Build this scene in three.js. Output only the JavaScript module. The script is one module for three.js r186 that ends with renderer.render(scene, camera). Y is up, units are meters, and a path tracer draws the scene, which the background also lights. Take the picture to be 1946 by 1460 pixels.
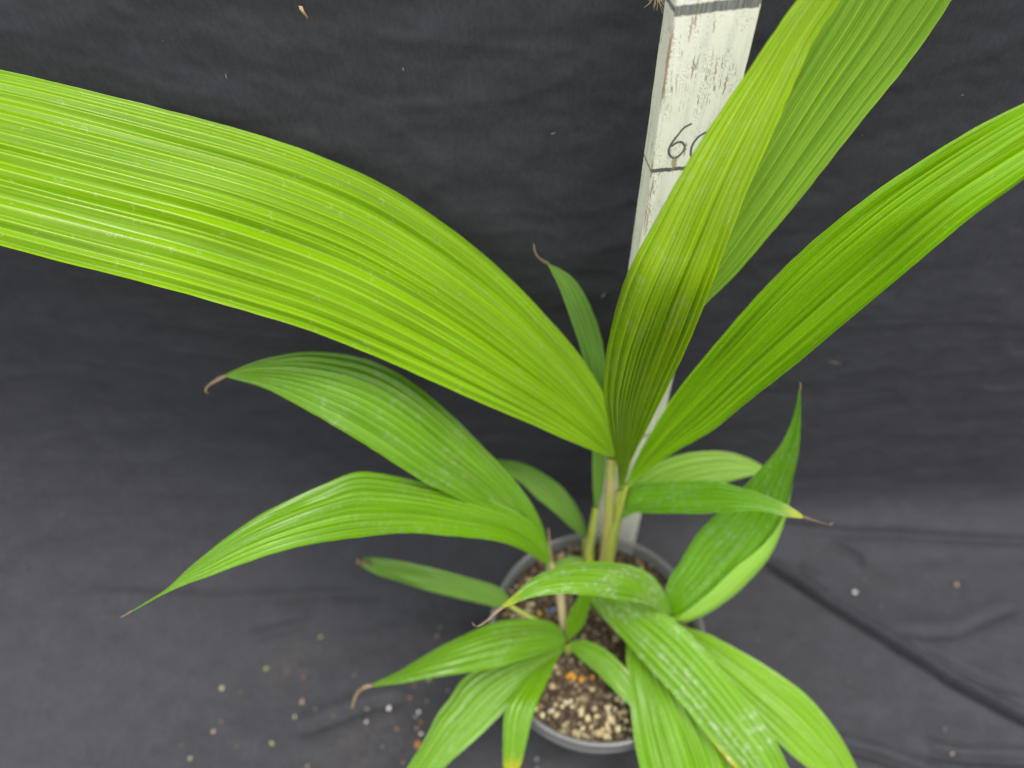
import * as THREE from 'three';
import { mergeGeometries } from 'three/addons/utils/BufferGeometryUtils.js';
import { createNoise2D, createNoise3D } from 'simplex-noise';

// ---------- camera, sky, sun, exposure ----------
const scene = new THREE.Scene();
const camera = new THREE.PerspectiveCamera(54.64, 1024 / 768, 0.02, 50);
camera.position.set(0, 0.8844, 0);
camera.lookAt(0, 0.8844 - Math.tan(THREE.MathUtils.degToRad(51.078)), -1);
camera.rotateZ(THREE.MathUtils.degToRad(-1.8));
camera.focus = 0.46;
camera.userData.fStop = 3.0;
const renderer = new THREE.WebGLRenderer({ antialias: true });
renderer.toneMapping = THREE.LinearToneMapping;
renderer.toneMappingExposure = 1.65;
renderer.shadowMap.enabled = true;
{ // bright overcast: brighter overhead than at the horizon, dull ground below it
  const w = 64, h = 32, d = new Float32Array(w * h * 4);
  for (let j = 0; j < h; j++) for (let i = 0; i < w; i++) {
    const el = ((j + 0.5) / h - 0.5) * Math.PI, s = Math.sin(el);
    const L = s > 0 ? 0.5 + 1.5 * Math.pow(s, 1.4) : 0.2;
    const k = (j * w + i) * 4;
    d[k] = L * 0.985; d[k + 1] = L; d[k + 2] = L * (s > 0 ? 1.02 : 0.95); d[k + 3] = 1;
  }
  const sky = new THREE.DataTexture(d, w, h, THREE.RGBAFormat, THREE.FloatType);
  sky.mapping = THREE.EquirectangularReflectionMapping;
  sky.magFilter = THREE.LinearFilter; sky.minFilter = THREE.LinearFilter; sky.needsUpdate = true;
  scene.background = sky; scene.environment = sky;
}
const sun = new THREE.DirectionalLight(0xfff8ee, 1.5);
sun.position.set(0.6, 2.8, 0.15);
sun.target.position.set(0, 0.3, -0.3);
sun.castShadow = true; sun.shadow.radius = 50; sun.shadow.mapSize.set(2048, 2048);
Object.assign(sun.shadow.camera, { left: -1, right: 1, top: 1, bottom: -1, near: 0.1, far: 6 });
scene.add(sun, sun.target);

// ---------- helpers ----------
function rng(seed) { let a = seed >>> 0; return () => { a = (a + 0x6D2B79F5) | 0; let t = Math.imul(a ^ (a >>> 15), 1 | a); t = (t + Math.imul(t ^ (t >>> 7), 61 | t)) ^ t; return ((t ^ (t >>> 14)) >>> 0) / 4294967296; }; }
const n2 = createNoise2D(rng(11)), n3 = createNoise3D(rng(12));
const clamp = (x, a = 0, b = 1) => Math.min(b, Math.max(a, x));
const smooth = (a, b, x) => { const t = clamp((x - a) / (b - a)); return t * t * (3 - 2 * t); };
const lerp = (a, b, t) => a + (b - a) * t;
const toS = x => Math.round(255 * clamp(x <= 0.0031308 ? 12.92 * x : 1.055 * Math.pow(x, 1 / 2.4) - 0.055));
const taken = {};
function numbered(name) { const n = taken[name] = (taken[name] ?? -1) + 1; return n ? `${name}_${String(n).padStart(3, '0')}` : name; }
function tag(o, label, category, group, kind) {
  if (label) o.userData.label = label;
  if (category) o.userData.category = category;
  if (group) o.userData.group = group;
  if (kind) o.userData.kind = kind;
  return o;
}
function mesh(name, geometry, material, parent = scene) {
  const m = new THREE.Mesh(geometry, material);
  m.name = parent === scene ? numbered(name) : name;
  m.castShadow = m.receiveShadow = true;
  parent.add(m); return m;
}
function base(name, p) { const g = new THREE.Group(); g.name = numbered(name); g.position.copy(p); scene.add(g); return g; }
// image from a function (u, v in 0..1, v up) -> linear [r, g, b], or a grey number
function image(w, h, fn, srgb = true) {
  const d = new Uint8Array(w * h * 4);
  for (let j = 0; j < h; j++) for (let i = 0; i < w; i++) {
    const c = fn((i + 0.5) / w, (j + 0.5) / h), k = (j * w + i) * 4;
    if (srgb) { d[k] = toS(c[0]); d[k + 1] = toS(c[1]); d[k + 2] = toS(c[2]); } else d[k] = d[k + 1] = d[k + 2] = Math.round(255 * clamp(c));
    d[k + 3] = 255;
  }
  const t = new THREE.DataTexture(d, w, h, THREE.RGBAFormat);
  t.wrapS = t.wrapT = THREE.RepeatWrapping; t.magFilter = THREE.LinearFilter; t.minFilter = THREE.LinearMipmapLinearFilter; t.generateMipmaps = true;
  if (srgb) t.colorSpace = THREE.SRGBColorSpace;
  t.needsUpdate = true; return t;
}
// noise that repeats over 0..1 in both directions
const tn = (u, v, fu, fv, z = 0) => {
  const a = u * 2 * Math.PI, b = v * 2 * Math.PI, R = fu / 6.283, S = fv / 6.283;
  return 0.5 * (n3(Math.cos(a) * R + z, Math.sin(a) * R, Math.cos(b) * S * 1.0 + 7.3 * z) + n3(Math.sin(a) * R + 31 + z, Math.cos(a) * R - 17, Math.sin(b) * S + 3.1 * z));
};

// ---------- black cloth: one sheet from the floor up the wall ----------
const FOLDS = [ // x, z in mm on the floor; height and half width in mm
  [[[294, -421], [328, -394], [370, -355], [411, -321], [449, -289], [486, -258], [523, -231], [572, -196], [680, -120]], 12, 6.5],
  [[[300, -453], [342, -451], [422, -441], [489, -438], [555, -432], [660, -425], [800, -420]], 7, 9],
  [[[393, -436], [428, -416], [440, -401]], 5, 8],
  [[[349, -397], [367, -379], [382, -375]], 5, 8],
  [[[441, -317], [482, -311], [520, -311], [558, -326], [614, -344]], 3, 9],
  [[[340, -193], [351, -190], [383, -181], [417, -167], [470, -140]], 6, 7],
  [[[432, -185], [471, -176], [543, -171], [640, -168]], 6, 7],
  [[[-520, -357], [-444, -360], [-367, -362], [-303, -368], [-239, -375], [-148, -379]], 5, 11],
  [[[-321, -325], [-285, -337], [-248, -345]], 4, 9],
  [[[-254, -223], [-220, -233], [-175, -249], [-127, -256]], 4, 10],
  [[[-660, -215], [-626, -271], [-604, -306], [-591, -337], [-575, -372]], -5, 7],
  [[[-575, -372], [-558, -389], [-512, -412], [-441, -420]], -3, 9],
  [[[465, -297], [494, -277], [533, -253], [567, -241]], 3, 7],
  [[[-638, -460], [-541, -460], [-417, -464]], 3, 14],
];
const STAINS = [[-266, -296, 22, .5], [-289, -287, 16, .4], [-173, -229, 24, .35], [-151, -251, 20, .3], [-181, -197, 26, .4], [-227, -198, 22, .25], [-113, -216, 28, .5], [-255, -320, 18, .22], [-215, -310, 16, .2], [40, -160, 40, .5], [115, -185, 22, .5], [-100, -180, 30, .4]];
function segDist(x, z, P) {
  let best = 1e9, side = 1, along = 0;
  for (let i = 0; i < P.length - 1; i++) {
    const [ax, az] = P[i], [bx, bz] = P[i + 1], dx = bx - ax, dz = bz - az, l = dx * dx + dz * dz;
    const t = clamp(((x - ax) * dx + (z - az) * dz) / l), ex = x - ax - dx * t, ez = z - az - dz * t, d = Math.hypot(ex, ez);
    if (d < best) { best = d; side = ex * dz - ez * dx > 0 ? 1 : -1; along = (i + t) / (P.length - 1); }
  }
  return [best, side, along];
}
const bendR = x => lerp(0.42, 0.075, smooth(-0.75, 0.1, x)), WALL_Z = -0.475; // the cloth sweeps up softly on one side, tightly on the other
const clothY = (x, z) => { const R = bendR(x), q = WALL_Z + R - z; return q > 0 ? R - Math.sqrt(Math.max(0, R * R - q * q)) : 0; };
{
  const NX = 640, ZW = WALL_Z, ZF = 0.35, YT = 1.15, NS = 640;
  const pos = [], col = [], uv = [], idx = [];
  for (let j = 0; j <= NS; j++) for (let i = 0; i <= NX; i++) {
    const t = 2 * i / NX - 1, x = 1.5 * (0.58 * t + 0.42 * t * t * t), R = bendR(x);
    const lf = ZF - (ZW + R), la = R * Math.PI / 2, s = (lf + la + YT - R) * j / NS;
    let y, z, ny, nz;
    if (s < lf) { y = 0; z = ZF - s; ny = 1; nz = 0; } else if (s < lf + la) { const a = (s - lf) / R; y = R - R * Math.cos(a); z = ZW + R - R * Math.sin(a); ny = Math.cos(a); nz = Math.sin(a); } else { y = R + s - lf - la; z = ZW; ny = 0; nz = 1; }
    let d = 0; const X = x * 1000, Z = z * 1000, fl = smooth(lf + la + 0.03, lf - 0.02, s);
    if (fl > 0) for (const [P, A, w] of FOLDS) {
      const [q, sd, al] = segDist(X, Z, P);
      if (q > w * 5) continue;
      const e = smooth(0, 0.12, al) * smooth(1, 0.85, al), qs = q * sd;
      if (A > 0) d += e * A * (0.75 * Math.exp(-Math.pow((qs - 1.1 * w) / (1.0 * w), 2)) + 0.35 * Math.exp(-Math.pow((qs + 1.6 * w) / (1.3 * w), 2)) - 1.25 * Math.exp(-Math.pow(qs / (0.55 * w), 2))) * fl;
      else d += e * -A * Math.exp(-Math.pow(qs / (0.8 * w), 2)) * fl;
    }
    // soft drape waves, longer on the floor, slanting creases on the wall
    const wall = 1 - fl;
    d += fl * (2.2 * n2(x * 5 + 3, s * 7) + 0.8 * n2(x * 15, s * 26 + 5) + 0.35 * n2(x * 46, s * 60));
    d += wall * (3.2 * n2(x * 3.1 + 9, s * 2.2) + 0.95 * n2(x * 7 + s * 6, s * 18 - x * 6) + 0.3 * n2(x * 30 + s * 22, s * 50 - x * 14) + 0.7 * Math.pow(1 - Math.abs(n2(x * 4 + s * 4 + 4, s * 11 - x * 4 + 8)), 6));
    d = d / 1000;
    pos.push(x, y + ny * d, z + nz * d); uv.push(x / 0.16, s / 0.16);
    // soil dust trodden into the weave, lint
    let st = 0;
    if (fl > 0.5) for (const [sx, sz, r, k] of STAINS) { const q = Math.hypot(X - sx, (Z - sz) * 1.2) / r; if (q < 2) st += k * Math.exp(-q * q) * (0.55 + 0.8 * n2(x * 90, s * 90)); }
    st = clamp(st);
    const lint = 1 + 0.10 * n2(x * 22, s * 22) + 0.07 * n2(x * 70, s * 70 + 9);
    col.push(lerp(1, 2.3, st) * lint, lerp(1, 1.75, st) * lint, lerp(1, 1.25, st) * lint);
    if (i < NX && j < NS) { const a = j * (NX + 1) + i; idx.push(a, a + 1, a + NX + 1, a + 1, a + NX + 2, a + NX + 1); }
  }
  const g = new THREE.BufferGeometry();
  g.setAttribute('position', new THREE.Float32BufferAttribute(pos, 3)); g.setAttribute('uv', new THREE.Float32BufferAttribute(uv, 2)); g.setAttribute('color', new THREE.Float32BufferAttribute(col, 3));
  g.setIndex(idx); g.computeVertexNormals();
  const T = 1024;
  const weave = (u, v) => { // twill: diagonal ribs, uneven yarn
    const r = 0.5 + 0.5 * Math.sin((u * 150 + v * 90) * 2 * Math.PI); return 0.55 * r + 0.3 * (0.5 + 0.5 * tn(u, v, 160, 420, 1)) + 0.15 * (0.5 + 0.5 * tn(u, v, 420, 160, 2));
  };
  const map = image(T, T, (u, v) => { const k = 0.0315 * (0.62 + 0.5 * weave(u, v) + 0.2 * tn(u, v, 40, 40, 3) + 0.2 * Math.max(0, tn(u, v, 130, 130, 4))); return [k * 0.975, k * 0.985, k * 1.21]; });
  const bump = image(512, 512, (u, v) => weave(u, v), false);
  const m = new THREE.MeshPhysicalMaterial({ map, bumpMap: bump, bumpScale: 0.00025, roughness: 0.82, vertexColors: true, side: THREE.DoubleSide, sheen: 0.25, sheenRoughness: 0.6, sheenColor: new THREE.Color(0.5, 0.5, 0.55) });
  const c = mesh('backdrop_cloth', g, m);
  tag(c, 'black creased cloth hanging behind the pot and spread under it', 'cloth', null, 'structure');
}

// ---------- white measuring board ----------
const BFL = new THREE.Vector3(0.0926, 0, -0.3996), BW = 47.4, BT = 18.8, BH = 0.82;
{
  const P = 2 * (BW + BT);
  const six = [[21.2, 631.2], [17.3, 629.1], [14.1, 624.4], [11.5, 620], [10, 615], [10.9, 611.1], [14.4, 608.1], [17.5, 609.6], [19.9, 613.9], [19.8, 616.5], [16.9, 619.4], [14, 619], [11.6, 617.4]];
  const nil = [[31.7, 624.4], [27.8, 621.9], [25, 617], [24.7, 611.1], [26.4, 607.1], [30.1, 605.5], [34.6, 609.2], [36.4, 615.4], [35.3, 621.1], [31.7, 624.4]];
  const spl = pts => new THREE.CatmullRomCurve3(pts.map(p => new THREE.Vector3(p[0], p[1], 0))).getPoints(50).map(p => [p.x, p.y]);
  const S6 = spl(six), S0 = spl(nil);
  const BROWN = [[0.5, 670, 1.5, 30], [-0.3, 652, 1.1, 14], [14.9, 604.5, 2.0, 6], [20.6, 614, 0.9, 6], [0.4, 602, 0.8, 9], [2.6, 586, 0.7, 10], [1.2, 565, 0.5, 16], [13, 697, 0.6, 8], [11, 690, 0.5, 10], [30, 664, 0.5, 8], [3, 560, .5, 20], [38, 655, .6, 7], [16, 668, .6, 6], [24, 690, .5, 5]];
  const field = (u, v) => {
    const p = u * P, f = p - BT, h = v * BH * 1000; // f: mm from the left front edge
    const grain = n2(p * 0.9, h * 0.02), fine = n2(p * 3.2, h * 0.05 + 40);
    // cracks: narrow, long, wandering along the grain
    const wander = 0.9 * n2(h * 0.03, p * 0.07) + 0.3 * n2(h * 0.11, 5);
    const c1 = Math.abs(n2((p + wander) * 0.42, h * 0.008 + 3)), c2 = Math.abs(n2((p + wander) * 1.0, h * 0.010 + 30));
    const dens = smooth(-0.25, 0.5, n2(p * 0.05 + 2, h * 0.021)), dens2 = smooth(0.0, 0.6, n2(p * 0.08 + 12, h * 0.03));
    const c3 = Math.abs(n2((p + 0.5 * wander) * 2.0, h * 0.012 + 70)), dens3 = smooth(-0.2, 0.5, n2(p * 0.07 + 32, h * 0.025 + 5));
    let crack = Math.max((1 - smooth(0.015, 0.085, c1)) * dens, 0.75 * (1 - smooth(0.01, 0.11, c2)) * dens2, 0.28 * (1 - smooth(0.02, 0.2, c3)) * dens3);
    let bare = 0;
    for (const [bx, by, rx, ry] of BROWN) { const q = Math.hypot((f - bx + 0.5 * n2(h * 0.3, bx)) / rx, (h - by) / ry); bare = Math.max(bare, 1 - smooth(0.6, 1.05, q + 0.25 * fine)); }
    let ink = 0;
    for (let k = 1; k <= 8; k++) {
      const thick = k === 7 ? 2.9 : 1.4, hm = k * 100 + (k === 7 && f > 0 ? 0.03 * (f - 20) + 0.5 : 0) + 0.35 * n2(p * 0.2, k * 9), side = f < 0 || f > BW ? 0.5 : 1;
      if (p < BT * 2 + BW) ink = Math.max(ink, (1 - smooth(thick * side - 0.35, thick * side + 0.3, Math.abs(h - hm) + 0.18 * fine)) * (k === 1 ? 0.15 : k === 7 ? 0.85 + 0.15 * grain : 0.95));
    }
    if (h > 595 && h < 640 && f > 2 && f < 42) for (const S of [S6, S0]) { let q = 9; for (const [x, y] of S) q = Math.min(q, Math.hypot(f - x, h - y)); ink = Math.max(ink, 0.95 * (1 - smooth(0.6, 1.0, q + 0.08 * fine))); }
    return { p, f, h, grain, fine, crack, bare, ink };
  };
  const fields = (u, v) => field(u, v);
  const map = image(512, 2048, (u, v) => {
    const q = fields(u, v);
    let c = [0.86, 0.85, 0.71];
    const dirt = smooth(-0.1, 0.9, n2(q.p * 0.12, q.h * 0.012 + 9)) * 0.25 + 0.10 * Math.max(0, q.fine) + 0.06 * q.grain;
    const side = q.f < 0 || q.f > BW ? 0.10 : 0; // bare thin paint on the narrow faces
    const m = clamp(dirt + side * (1 + q.grain));
    c = [lerp(c[0], 0.52, m), lerp(c[1], 0.51, m), lerp(c[2], 0.47, m)];
    c = c.map((x, i) => lerp(x, [0.22, 0.19, 0.15][i], 0.65 * q.crack));
    c = c.map((x, i) => lerp(x, [0.36, 0.205, 0.10][i] * (1 + 0.25 * q.fine), 0.8 * q.bare));
    c = c.map((x, i) => lerp(x, [0.022, 0.03, 0.035][i] * (1.6 + 0.8 * q.fine), q.ink * (0.96 - 0.4 * q.bare)));
    return c;
  });
  const bump = image(512, 2048, (u, v) => { const q = fields(u, v); return 0.75 - 0.7 * q.crack - 0.3 * q.bare + 0.08 * q.fine + 0.05 * q.grain; }, false);
  const r = 0.0009, w = BW / 1000, t = BT / 1000; // plan outline in metres with rounded arrises: x across the front, z to the back negative
  const ring = []; // anticlockwise seen from above: back-left, front-left, front-right, back-right
  const arc = (cx, cz, a0) => { for (let k = 0; k <= 4; k++) { const a = a0 - k / 4 * Math.PI / 2; ring.push([cx + r * Math.cos(a), cz + r * Math.sin(a)]); } };
  arc(r, -t + r, -Math.PI / 2 - 0); arc(r, -r, -Math.PI); arc(w - r, -r, -Math.PI * 1.5); arc(w - r, -t + r, -Math.PI * 2);
  const per = [0]; const M = ring.length;
  for (let k = 1; k <= M; k++) { const a = ring[k - 1], b = ring[k % M]; per.push(per[k - 1] + Math.hypot(a[0] - b[0], a[1] - b[1])); }
  const NH = 60, pos = [], uv = [], idx = [];
  for (let j = 0; j <= NH; j++) for (let k = 0; k <= M; k++) {
    const [x, z] = ring[k % M], y = 0.002 + BH * j / NH; const e = 0.00025 * n2(y * 40, k * 0.7);
    pos.push(x + e, y, z + e); uv.push(per[k] / per[M], y / BH);
    if (j < NH && k < M) { const a = j * (M + 1) + k; idx.push(a, a + 1, a + M + 1, a + 1, a + M + 2, a + M + 1); }
  }
  for (const j of [0, NH]) { const c = pos.length / 3; pos.push(w / 2, 0.002 + BH * j / NH, -t / 2); uv.push(0.5, j ? 1 : 0); for (let k = 0; k < M; k++) { const a = j * (M + 1) + k; if (j) idx.push(a, a + 1, c); else idx.push(a + 1, a, c); } }
  const g = new THREE.BufferGeometry();
  g.setAttribute('position', new THREE.Float32BufferAttribute(pos, 3)); g.setAttribute('uv', new THREE.Float32BufferAttribute(uv, 2)); g.setIndex(idx); g.computeVertexNormals();
  const b = mesh('measuring_board', g, new THREE.MeshStandardMaterial({ map, bumpMap: bump, bumpScale: 0.0006, roughness: 0.62, side: THREE.DoubleSide }));
  b.position.copy(BFL); b.rotation.y = THREE.MathUtils.degToRad(6.44);
  tag(b, 'white painted wooden measuring stick with black marks and number 60', 'measuring stick');
}

// ---------- pot and potting mix ----------
const POT = new THREE.Vector3(0.0767, 0, -0.2735), RH = 0.15, SOIL = 0.133;
{
  const p = base('plant_pot', POT);
  tag(p, 'round clear grey plastic nursery pot full of gritty mix', 'pot');
  const lathe = pts => new THREE.LatheGeometry(pts.map(q => new THREE.Vector2(q[0] / 1000, q[1] / 1000)), 128);
  const plastic = (c, t) => new THREE.MeshPhysicalMaterial({ color: new THREE.Color(c, c * 1.01, c), roughness: 0.26, transmission: t, thickness: 0, ior: 1.49, clearcoat: 1, clearcoatRoughness: 0.12, side: THREE.DoubleSide });
  mesh('wall', lathe([[78, 2], [80.5, 4], [103.2, 126.5], [103.6, 129.2]]), plastic(0.62, 0.82), p);
  mesh('base', lathe([[0, 1], [60, 1], [77, 1.2], [78, 2]]), plastic(0.42, 0.3), p);
  mesh('rim', lathe([[101.5, 131], [102.2, 146], [103.2, 149.2], [105, 150.6], [107, 150.3], [108.2, 148.6], [107.9, 146], [107.2, 131], [108.2, 129.4], [108.4, 127.6], [107.4, 126.6], [105, 126.8], [103.8, 129.6]]), plastic(0.66, 0.84), p);
}
const soilY = (x, z) => SOIL + 0.0016 * n2(x * 60, z * 60) + 0.0012 * n2(x * 190, z * 190) + 0.004 * (n2(x * 14 + 4, z * 14));
const inPot = (x, z, r = 0.1005) => Math.hypot(x - POT.x, z - POT.z) < r;
function pebble(seed, k = 0.28, detail = 1) {
  const g = new THREE.IcosahedronGeometry(1, detail), r = rng(seed), o = r() * 50; const p = g.attributes.position;
  for (let i = 0; i < p.count; i++) { const x = p.getX(i), y = p.getY(i), z = p.getZ(i), s = 1 + k * n3(x * 1.1 + o, y * 1.1, z * 1.1 - o) + 0.12 * n3(x * 3 + o, y * 3, z * 3); p.setXYZ(i, x * s, y * s * 0.85, z * s); }
  g.computeVertexNormals(); return g;
}
const PEB = [1, 2, 3, 4, 5, 6].map(s => pebble(s * 17, 0.55, 2));
const tone = [[0.50, 0.40, 0.24], [0.62, 0.53, 0.36], [0.34, 0.25, 0.15], [0.22, 0.14, 0.085], [0.70, 0.62, 0.45], [0.42, 0.33, 0.20]];
const grainTex = image(256, 256, (u, v) => { const k = 0.8 + 0.25 * tn(u, v, 12, 12, 5) + 0.15 * tn(u, v, 50, 50, 6); return [k, k, k]; });
{
  const NR = 46, NA = 160, pos = [], idx = [], col = [];
  for (let j = 0; j <= NR; j++) for (let i = 0; i <= NA; i++) {
    const r = 0.1008 * j / NR, a = i / NA * 2 * Math.PI, x = POT.x + r * Math.cos(a), z = POT.z + r * Math.sin(a);
    pos.push(x, soilY(x, z), z);
    const k = 0.75 + 0.5 * n2(x * 120, z * 120) + 0.3 * n2(x * 400, z * 400); col.push(0.042 * k, 0.025 * k, 0.014 * k);
    if (i < NA && j < NR) { const q = j * (NA + 1) + i; idx.push(q, q + 1, q + NA + 1, q + 1, q + NA + 2, q + NA + 1); }
  }
  // sides of the root ball, seen through the plastic
  const rows = [[0.1008, 0.13], [0.0995, 0.11], [0.079, 0.004], [0, 0.004]], s0 = pos.length / 3;
  rows.forEach(([r, y]) => { for (let i = 0; i <= NA; i++) { const a = i / NA * 2 * Math.PI; pos.push(POT.x + r * Math.cos(a), y, POT.z + r * Math.sin(a)); col.push(0.06, 0.04, 0.025); } });
  for (let j = 0; j < rows.length - 1; j++) for (let i = 0; i < NA; i++) { const q = s0 + j * (NA + 1) + i; idx.push(q, q + 1, q + NA + 1, q + 1, q + NA + 2, q + NA + 1); }
  const g = new THREE.BufferGeometry(); g.setAttribute('position', new THREE.Float32BufferAttribute(pos, 3)); g.setAttribute('color', new THREE.Float32BufferAttribute(col, 3)); g.setIndex(idx); g.computeVertexNormals();
  const m = mesh('potting_mix', g, new THREE.MeshStandardMaterial({ vertexColors: true, roughness: 0.95, side: THREE.DoubleSide }));
  tag(m, 'dark brown potting mix filling the clear pot', 'soil', null, 'stuff');
  const r = rng(71), N = 5200, M = new THREE.Matrix4(), Q = new THREE.Quaternion(), im = new THREE.InstancedMesh(PEB[1], new THREE.MeshStandardMaterial({ map: grainTex, roughness: 0.92 }), N);
  for (let k = 0; k < N; k++) {
    const a = r() * 6.2832, q = 0.1 * Math.sqrt(r()), x = POT.x + q * Math.cos(a), z = POT.z + q * Math.sin(a), s = 0.0006 + 0.0019 * Math.pow(r(), 2.2);
    Q.setFromEuler(new THREE.Euler(r() * 6, r() * 6, r() * 6));
    M.compose(new THREE.Vector3(x, soilY(x, z) + s * 0.35, z), Q, new THREE.Vector3(s, s * (0.7 + 0.4 * r()), s * (0.8 + 0.5 * r()))); im.setMatrixAt(k, M);
    const dark = r() < 0.8, t = tone[Math.floor(r() * 6)], kk = dark ? 0.16 + 0.2 * r() : 0.5 + 0.5 * r(); im.setColorAt(k, new THREE.Color().setRGB(t[0] * kk, t[1] * kk * (dark ? 0.85 : 1), t[2] * kk * (dark ? 0.75 : 1)));
  }
  im.name = 'soil_grit'; im.castShadow = im.receiveShadow = true; scene.add(im);
  tag(im, 'fine tan and brown grit strewn over the potting mix', 'grit', null, 'stuff');
}
const pebMat = new Map();
function pebbleMat(c) { const k = c.join(); if (!pebMat.has(k)) pebMat.set(k, new THREE.MeshStandardMaterial({ map: grainTex, color: new THREE.Color().setRGB(...c), roughness: 0.9 })); return pebMat.get(k); }
function grain(name, x, y, z, s, c, seed, stretch = 1) {
  const r = rng(seed * 7919 + 3), m = mesh(name, PEB[Math.floor(r() * 6)], pebbleMat(c));
  m.scale.set(s * stretch * (0.8 + 0.6 * r()), s * (0.65 + 0.35 * r()), s * (0.75 + 0.4 * r())); m.rotation.set(r() * 0.6, r() * 6.28, r() * 0.6); m.position.set(x, y + s * 0.45, z); return m;
}
{ // the larger pumice pieces on the mix
  const G = [[82, -204, 4], [92, -212, 4.2], [37, -213, 3.2], [97, -200, 3.6], [84, -195, 4.4], [57, -202, 4.6], [62, -195, 4.2], [71, -196, 4], [32, -198, 3.4], [19, -198, 3], [48, -182, 3.4], [59, -180, 3.2], [90, -185, 4.4], [80, -187, 4.2], [71, -182, 4.4], [77, -181, 4], [30, -225, 4], [34, -244, 4], [37, -237, 3.4], [56, -221, 3.2], [68, -221, 3], [32, -208, 2.6], [70, -204, 3.2], [21, -222, 3], [102, -183, 3.4], [13, -205, 3.4], [64, -188, 3.6], [86, -190, 3], [66, -183, 3.2], [93, -195, 2.6]];
  const r = rng(5);
  for (let k = 0; k < 46; k++) G.push([30 + 78 * r(), -178 - 40 * Math.pow(r(), 1.5), 1.8 + 1.8 * r()]);
  for (const [x, z, s] of G) if (inPot(x / 1000, z / 1000, 0.0985)) tag(grain('pumice_grain', x / 1000, soilY(x / 1000, z / 1000), z / 1000, s / 1000 * 0.58, [[0.66, 0.55, 0.30], [0.72, 0.65, 0.36], [0.58, 0.44, 0.24]][Math.floor(r() * 3)], x * 31 + z), 'pale pumice grain on the potting mix in front of the stems', 'pebble', 'pale pumice grains at the front of the pot');
  for (let k = 0; k < 60; k++) { // back and sides
    const a = (k < 34 ? -1.35 + 1.6 * r() : 2.6 + 2.0 * r()), q = 0.062 + 0.036 * r(), x = POT.x + q * Math.cos(a), z = POT.z + q * Math.sin(a) ;
    tag(grain('pumice_grain', x, soilY(x, z), z, 0.0016 + 0.0016 * r(), [[0.46, 0.34, 0.21], [0.40, 0.26, 0.16], [0.55, 0.45, 0.29]][Math.floor(r() * 3)], k + 400), 'brown pumice grain on the mix along the pot rim', 'pebble', 'brown pumice grains along the rim');
  }
  for (const [x, z, s] of [[49, -236, 3.2], [52, -233, 2.8], [46, -234, 2.6], [59, -231, 3], [70, -233, 2.6], [77, -231, 2.2], [58, -241, 2.6]]) tag(grain('fertiliser_bead', x / 1000, soilY(x / 1000, z / 1000) + 0.001, z / 1000, s / 1000 * 0.7, [0.74, 0.33, 0.02], x + 1000), 'orange fertiliser bead on the mix under the small leaf', 'bead', 'orange fertiliser beads');
  tag(grain('fertiliser_bead', 0.0342, soilY(0.0342, -0.3027) + 0.001, -0.3027, 0.0022, [0.07, 0.25, 0.62], 77), 'single blue bead on the mix beside the brown stalk', 'bead');
  tag(grain('fertiliser_bead', 0.0208, soilY(0.0208, -0.298) + 0.001, -0.298, 0.0024, [0.70, 0.40, 0.06], 78), 'amber bead on the mix beside the blue bead', 'bead');
}
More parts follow.
